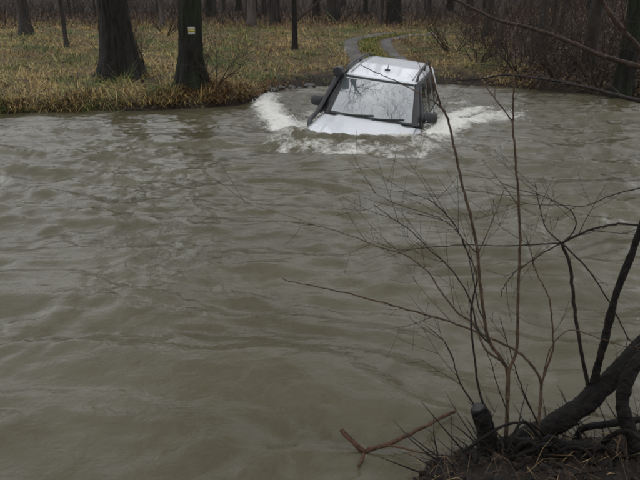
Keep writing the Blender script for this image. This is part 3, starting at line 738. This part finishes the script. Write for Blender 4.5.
blades('meadow_litter', x, y, .10, .05, pal(len(x), r_, [(.10, .06, .035), (.16, .10, .05), (.06, .042, .03)], [3, 2, 3]), 'fallen brown leaves lying in the meadow grass', 27, z=ground(x, y)+.05, lean=1.4)
# long dead grass hanging over the edge of the far bank
N = 16000; x = r_.uniform(-10.5, -1.55, N); y = y_far(x)+np.abs(r_.normal(0, .28, N))+.02
cl = pn(x*1.7, y*.8, 77)+.5*pn(x*4, y*2, 80) > -.12+.5*(r_.random(N) < .1); x, y = x[cl], y[cl]
green = (pn(x*.9, y*.6, 78) > .16)
colr = pal(len(x), r_, [STRAW, PALE, OCHRE, BROWN, (.035, .03, .015)], [3, 2, 2, 4, 4]); colr = np.where(green[:, None], pal(len(x), r_, [GREEN, DGREEN], [2, 2]), colr)
blades('bank_grass', x, y, .26*(1+.9*pn(x*1.3, y*1.3, 81)), .012, colr, 'long dead grass drooping over the edge of the far bank', 22, lean=1.05)
# rust-brown dead grass and bracken on the eroded mound
N = 5200; x = r_.normal(-2.3, .60, N); y = y_far(x)+np.abs(r_.normal(.1, .45, N)); ok = (y > y_far(x)-.05) & (pn(x*2.4, y*2.4, 79) > -.22); x, y = x[ok], y[ok]
blades('bracken', x, y, .24, .014, pal(len(x), r_, [(.17, .085, .032), (.22, .135, .05), (.06, .038, .02)], [3, 2, 4]), 'rust-brown dead bracken on the mound right of the marked trunk', 23, lean=1.2)
# leaf litter under the trees of the slope and wood edge
N = 30000; y = 14.2+27*r_.random(N)**1.3; x = r_.uniform(.12, .62, N)*y; ok = (x > 4.9+.13*(y-18)) & (y > y_far(x)+.1); x, y = x[ok], y[ok]
blades('slope_litter', x, y, .16, .03, pal(len(x), r_, [(.11, .075, .048), (.17, .115, .06), (.055, .04, .03)], [3, 3, 2]), 'brown dead leaves and stems covering the slope', 24, lean=1.3)
N = 16000; y = r_.uniform(33, 52, N); x = r_.uniform(-.62, .4, N)*y
blades('wood_edge_bracken', x, y, .38, .03, pal(len(x), r_, [(.14, .08, .045), (.19, .12, .06), (.07, .05, .035)], [3, 2, 3]), 'brown dead bracken along the edge of the wood', 25, lean=.7)

# stones by the ford
random.seed(90)
def stone(loc, s, lb, seed):
    mb = MB(); n1, n2 = 8, 11; pts = []
    for i in range(n1):
        th = math.pi*i/(n1-1)
        for j in range(n2):
            ph = 2*math.pi*j/n2; d = Vector((math.sin(th)*math.cos(ph), math.sin(th)*math.sin(ph), math.cos(th)))
            pts.append(Vector((d.x*1.25, d.y, d.z*.65))*s*(1+.35*mnoise.noise(d*1.6+Vector((seed*3.3, 0, 0)))))
    mb.grid(pts, n1, n2, True); o = mb.build('stone', M['stone']); o.location = loc; o.rotation_euler = (0, 0, seed); tag(o, lb, 'stone', 'stones along the ford'); return o
for i in range(16):
    px = random.uniform(268, 322); py = 91-(px-268)*.06+random.uniform(-2.5, 1.5); p = on_ground(px, py)
    stone((p.x, p.y, p.z+.02), random.uniform(.03, .10), 'wet grey stone at the water edge left of the car', i)

# ------------------------------------------------------------ foreground shrub on the near bank
def polyY(pts, y0, y1):
    n_ = len(pts); L = [0]
    for a_, b_ in zip(pts[:-1], pts[1:]): L.append(L[-1]+math.dist(a_, b_))
    return [on_y(p[0], p[1], y0+(y1-y0)*L[i]/L[-1]) for i, p in enumerate(pts)]
def limb(name, parent, px, y0, y1, r0, r1, mtl, twigs=0, tl=(.12, .4), seed=0, n=8, jit=.0018, up=.05):
    random.seed(seed+500); big = r0 > .02; P = smooth_line(polyY(px, y0, y1), 24 if big else 6); m_ = len(P)
    if big: n = 36; jit = 0
    P = [p+Vector((random.gauss(0, jit), random.gauss(0, jit*2), random.gauss(0, jit)))*(.3+.7*i/m_)*(1 if i else 0) for i, p in enumerate(P)]
    rs_ = [(.78 if r0 < .016 else 1)*(r0+(r1-r0)*(i/(m_-1))**.8)*(1+(.18*mnoise.noise((i*.7, seed, 0)) if not big else .22*mnoise.noise((i*.11, seed, 0)))) for i in range(m_)]
    mb = MB(); mb.tube(P, rs_, n, rough=0 if big else .06, bumpy=.16 if big else 0)
    for k in range(int(twigs*1.0)):
        i = random.randint(int(m_*.25), m_-2); d = (P[i+1]-P[i]).normalized()
        dd = (d+rand_perp(d)*random.uniform(.5, 1.0)).normalized()
        grow(mb, P[i], dd, random.uniform(*tl), max(min(rs_[i]*.45, .0035), .0018), 2, 3, 5, up, .11, kids=(0, 0, 2), rmin=.0013)
    return mb.build(name, mtl, parent)
base = on_ground(497, 452)
sh = empty('river_shrub', base); tag(sh, 'leafless shrub with cut stump and many upright shoots on the near bank', 'shrub')
inv = Matrix.Translation(-base)
def attach(o): o.matrix_parent_inverse = inv; return o
A = lambda *a, **k: attach(limb(*a, **k))
yb = base.y
# stump and heavy stems
A('stump', sh, [(500, 478), (494, 455), (487, 432), (478, 408)], yb-.02, yb+.06, .07, .040, M['wet_wood'], seed=1, n=14, jit=.004)
st_top = on_y(478, 408, yb+.06); mb = MB(); mb.tube([st_top+Vector((.012, 0, -.02)), st_top+Vector((-.004, 0, .006))], [.039, .031], 20, rough=.16); attach(mb.build('cut_face', M['cut_wood'], sh))
A('leaning_trunk', sh, [(470, 482), (500, 452), (545, 430), (592, 398), (640, 350), (690, 300)], yb-.03, yb+.35, .054, .050, M['wet_wood'], seed=2, n=16, jit=.004)
A('side_trunk', sh, [(640, 470), (632, 440), (622, 402), (632, 370), (655, 345)], yb-.1, yb+.1, .034, .03, M['wet_wood'], seed=3, n=14)
A('fallen_bough', sh, [(505, 441), (540, 443), (575, 445), (604, 449)], yb-.02, yb-.1, .026, .022, M['wet_wood'], seed=4, n=10)
A('fallen_bough', sh, [(575, 441), (582, 429), (600, 425), (640, 420), (690, 418)], yb+.15, yb+.1, .016, .02, M['wet_wood'], seed=5)
# roots and dead wood tangled at the foot
random.seed(310)
for k in range(15):
    x0 = random.uniform(455, 640); y0_ = random.uniform(446, 478); dx = random.uniform(30, 95)*(random.choice((-1, 1)) if x0 > 545 else 1); lift = random.uniform(-30, 6)
    A('root', sh, [(x0, y0_), (x0+dx*.35, y0_+lift*.7+random.uniform(-8, 8)), (x0+dx*.7, y0_+lift+random.uniform(-8, 8)), (x0+dx, y0_+random.uniform(-12, 10))], yb+random.uniform(-.2, .1), yb+random.uniform(-.25, .1), random.uniform(.008, .02), random.uniform(.004, .01), M['wet_wood'], seed=320+k); random.seed(700+k)
# upright shoots
S = M['shoot']; D = M['shoot_dark']
A('shoot', sh, [(506, 436), (508, 377), (502, 360), (488, 338), (481, 290), (477, 248), (470, 214), (462, 184), (455, 150), (448, 120), (441, 105), (434, 82), (428, 60)], yb, yb+.25, .0135, .0045, S, 5, (.15, .45), 11)
A('shoot', sh, [(444, 112), (436, 103), (415, 91), (400, 83), (380, 74), (361, 65)], yb+.22, yb+.35, .0042, .0022, S, 0, seed=12)
A('shoot', sh, [(507, 400), (509, 372), (517, 348), (518, 300), (520, 240), (518, 190), (515, 150), (513, 122), (514, 90), (512, 56), (512, 30)], yb, yb+.15, .012, .0030, S, 5, (.12, .4), 13)
A('shoot', sh, [(513, 122), (500, 105), (490, 92), (480, 79), (468, 66)], yb+.12, yb+.2, .0042, .0022, S, 1, (.1, .2), seed=14)
A('shoot', sh, [(538, 440), (539, 420), (541, 384), (533, 367), (515, 350), (483, 335), (457, 324), (420, 313), (387, 304), (355, 295), (328, 289), (300, 283), (282, 279)], yb+.02, yb+.75, .012, .0036, S, 7, (.12, .4), 15)
A('shoot', sh, [(541, 384), (549, 362), (553, 348), (552, 318), (548, 295), (538, 276), (532, 262)], yb+.02, yb+.1, .008, .0025, S, 3, (.1, .25), 16)
A('shoot', sh, [(538, 424), (524, 393), (515, 367), (508, 345), (500, 318)], yb+.02, yb+.1, .006, .002, D, 2, (.1, .2), 17)
A('shoot', sh, [(488, 428), (484, 408), (478, 385), (475, 360), (471, 320), (473, 300), (477, 275), (466, 250), (455, 225), (436, 205), (428, 198)], yb+.05, yb+.45, .009, .0028, D, 7, (.12, .45), 18)
A('shoot', sh, [(486, 424), (474, 405), (463, 388), (457, 374), (452, 356), (443, 340), (425, 325)], yb+.06, yb+.35, .008, .002, D, 4, (.15, .35), 19)
A('shoot', sh, [(508, 418), (505, 405), (498, 387), (492, 366), (486, 350)], yb, yb+.1, .005, .002, D, 1, (.06, .15), 20)
A('shoot', sh, [(502, 361), (486, 350), (474, 325), (457, 312), (440, 290), (428, 272), (405, 255), (381, 248), (352, 236), (318, 226), (290, 222)], yb+.06, yb+.95, .0085, .0022, S, 8, (.15, .5), 21)
A('shoot', sh, [(489, 343), (478, 330), (470, 300), (452, 270), (430, 250), (412, 232), (395, 220), (374, 205)], yb+.08, yb+.6, .0065, .002, D, 4, (.15, .4), 22)
A('shoot', sh, [(483, 318), (478, 305), (470, 262), (460, 235), (446, 222), (428, 214), (400, 205), (372, 192)], yb+.1, yb+.7, .005, .0016, D, 3, (.15, .45), 23)
A('shoot', sh, [(541, 390), (550, 350), (570, 330), (598, 338), (620, 345), (640, 348)], yb+.05, yb+.2, .005, .002, S, 3, (.1, .3), 24)
# dark upright stems growing from the leaning trunk
A('upright_stem', sh, [(590, 400), (587, 380), (580, 345), (574, 302), (570, 266), (562, 243)], yb+.2, yb+.35, .014, .010, D, 0, seed=25)
A('upright_stem', sh, [(591, 400), (597, 370), (606, 335), (616, 295), (630, 258), (641, 228), (655, 190)], yb+.2, yb+.25, .022, .014, M['wet_wood'], 0, seed=26, n=10)
A('twig_head', sh, [(562, 243), (576, 236), (590, 230), (606, 226), (622, 224), (650, 226)], yb+.35, yb+.2, .008, .006, D, 3, (.1, .3), 27)
A('twig_head', sh, [(562, 243), (545, 244), (527, 245), (500, 246), (470, 245), (435, 247), (405, 250), (386, 246)], yb+.35, yb+.8, .006, .002, D, 6, (.15, .4), 28)
A('twig_head', sh, [(562, 243), (545, 252), (530, 262), (515, 272), (505, 285), (500, 297)], yb+.35, yb+.3, .005, .0025, D, 3, (.1, .25), 29)
A('twig_head', sh, [(562, 243), (553, 236), (545, 226), (540, 208), (537, 195), (535, 183)], yb+.35, yb+.4, .005, .002, D, 3, (.1, .3), 30)
A('twig_head', sh, [(562, 243), (572, 234), (576, 222), (570, 210), (556, 202), (543, 196), (520, 190), (500, 182)], yb+.35, yb+.5, .005, .002, D, 3, (.1, .3), 31)
A('twig_head', sh, [(562, 243), (575, 256), (590, 272), (605, 295), (618, 318), (628, 338), (642, 350)], yb+.35, yb+.3, .0055, .004, D, 3, (.1, .3), 32)
A('twig_head', sh, [(640, 188), (610, 196), (585, 206), (560, 205), (530, 204), (505, 198)], yb+.3, yb+.7, .004, .0015, D, 3, (.1, .3), 33)

# drift branch lying in the shallows
dr = empty('drift_branch', on_z(370, 452, .02)); tag(dr, 'reddish-brown forked dead branch caught in the shallows left of the stump', 'branch')
inv2 = Matrix.Translation(-dr.location)
def onw(px, z): return [on_z(p[0], p[1], z+dz) for p, dz in px]
for nm, px, r0, r1 in (('bough', [((366, 453), -.01), ((385, 446), .02), ((410, 434), .04), ((432, 422), .05), ((455, 411), .06)], .013, .008),
                       ('fork', [((366, 453), -.01), ((356, 444), .03), ((348, 436), .06), ((341, 429), .08)], .012, .014),
                       ('fork', [((366, 453), -.01), ((362, 459), .0), ((358, 466), .0)], .009, .006),
                       ('side_twig', [((385, 446), .02), ((402, 449), .03), ((420, 452), .03), ((436, 449), .05)], .005, .003)):
    P = [p+Vector((mnoise.noise(p*9), mnoise.noise(p*9+Vector((5, 0, 0))), .5*mnoise.noise(p*7)))*.02 for p in smooth_line(onw(px, .015), 12)]; mb = MB(); mb.tube(P, [r0+(r1-r0)*i/(len(P)-1) for i in range(len(P))], 12, bumpy=.28)
    o = mb.build(nm, M['drift'], dr); o.matrix_parent_inverse = inv2

# near-bank tree outside the right edge whose limbs reach into the picture
tb = Vector((3.5, 2.75, 0)); tb.z = gz(tb.x, tb.y)
nb = tree('overhanging_tree', 'leaning bare tree at the right edge with long limbs over the river', tb, 14, .17, M['bark_old'], M['twig'], seed=77, lean=(.06, .12), start=.4, nb=9, rings=30, seg=18)
inv3 = Matrix.Translation(-tb)
def B(*a, **k): o = limb(*a, **k); o.matrix_parent_inverse = inv3; return o
def from_trunk(z): return Vector((tb.x+.06*z, tb.y+.12*z, tb.z+z))
def limb3(px, y0, y1, z, r0, r1, mtl, twigs, tl, seed, up=.0):
    P3 = [from_trunk(z)]+polyY(px, y0, y1); random.seed(seed); P = smooth_line(P3, 8); m_ = len(P)
    rs_ = [(r0+(r1-r0)*(i/(m_-1))**.7)*(1+.15*mnoise.noise((i*.6, seed, 1))) for i in range(m_)]; mb = MB(); mb.tube(P, rs_, 8, rough=.06)
    for k in range(twigs):
        i = random.randint(int(m_*.3), m_-3); d = (P[i+1]-P[i]).normalized(); dd = (d+rand_perp(d)*random.uniform(.4, .9)).normalized()
        grow(mb, P[i], dd, random.uniform(*tl), max(min(rs_[i]*.4, .005), .0016), 2, 3, 5, up, .12, kids=(0, 0, 2), rmin=.0011)
    o = mb.build('limb', mtl, nb); o.matrix_parent_inverse = inv3; return o
big_limb(nb, 7.5, (.25, .55, .7), 8.0, .14, 303); big_limb(nb, 6.5, (.05, .75, .75), 8.0, .12, 305); 
limb3([(760, 110), (690, 84), (640, 67), (600, 55), (565, 40), (530, 28), (500, 21), (478, 11), (458, 1), (440, -8)], 3.5, 4.6, 1.5, .022, .007, M['limb'], 5, (.2, .6), 201)
limb3([(760, 190), (690, 116), (640, 50), (625, 33), (612, 16), (600, -2), (590, -20)], 3.3, 3.5, 1.75, .020, .010, M['limb'], 2, (.2, .4), 202)
limb3([(780, 150), (700, 113), (640, 101), (612, 94), (585, 87), (560, 82), (535, 78), (505, 75), (480, 79), (456, 80)], 4.0, 5.6, 1.1, .026, .005, M['shoot_dark'], 12, (.2, .6), 203)

# litter on the near bank: straw, leaves, roots
N = 420; x = r_.uniform(.45, 2.0, N); y = y_near(x)-np.abs(r_.normal(.0, .35, N))-.02
blades('bank_straw', x, y, .2, .0038, pal(N, r_, [(.24, .17, .075), (.12, .075, .035), (.05, .032, .02)], [1.5, 2, 4]), 'dead straw and wet leaves around the stump on the near bank', 31, lean=1.25, mtl=M['litter'])
N = 1500; x = r_.uniform(.0, 2.2, N); y = y_near(x)-np.abs(r_.normal(.0, .4, N))
blades('bank_leaves', x, y, .05, .04, pal(N, r_, [(.014, .010, .007), (.03, .018, .011), (.010, .008, .006)], [3, 2, 3]), 'dark rotting leaves on the near bank', 32, lean=1.45, mtl=M['litter'])
def pos_near(r2):
    x = r2.uniform(.6, 2.0); return x, float(y_near(x))-abs(r2.normal(.05, .25))
sticks('bank_twigs', 420, pos_near, (.1, .45), (.003, .009), M['wet_wood'], 'small dark twigs and roots tangled on the near bank', 33, -.1, .4)
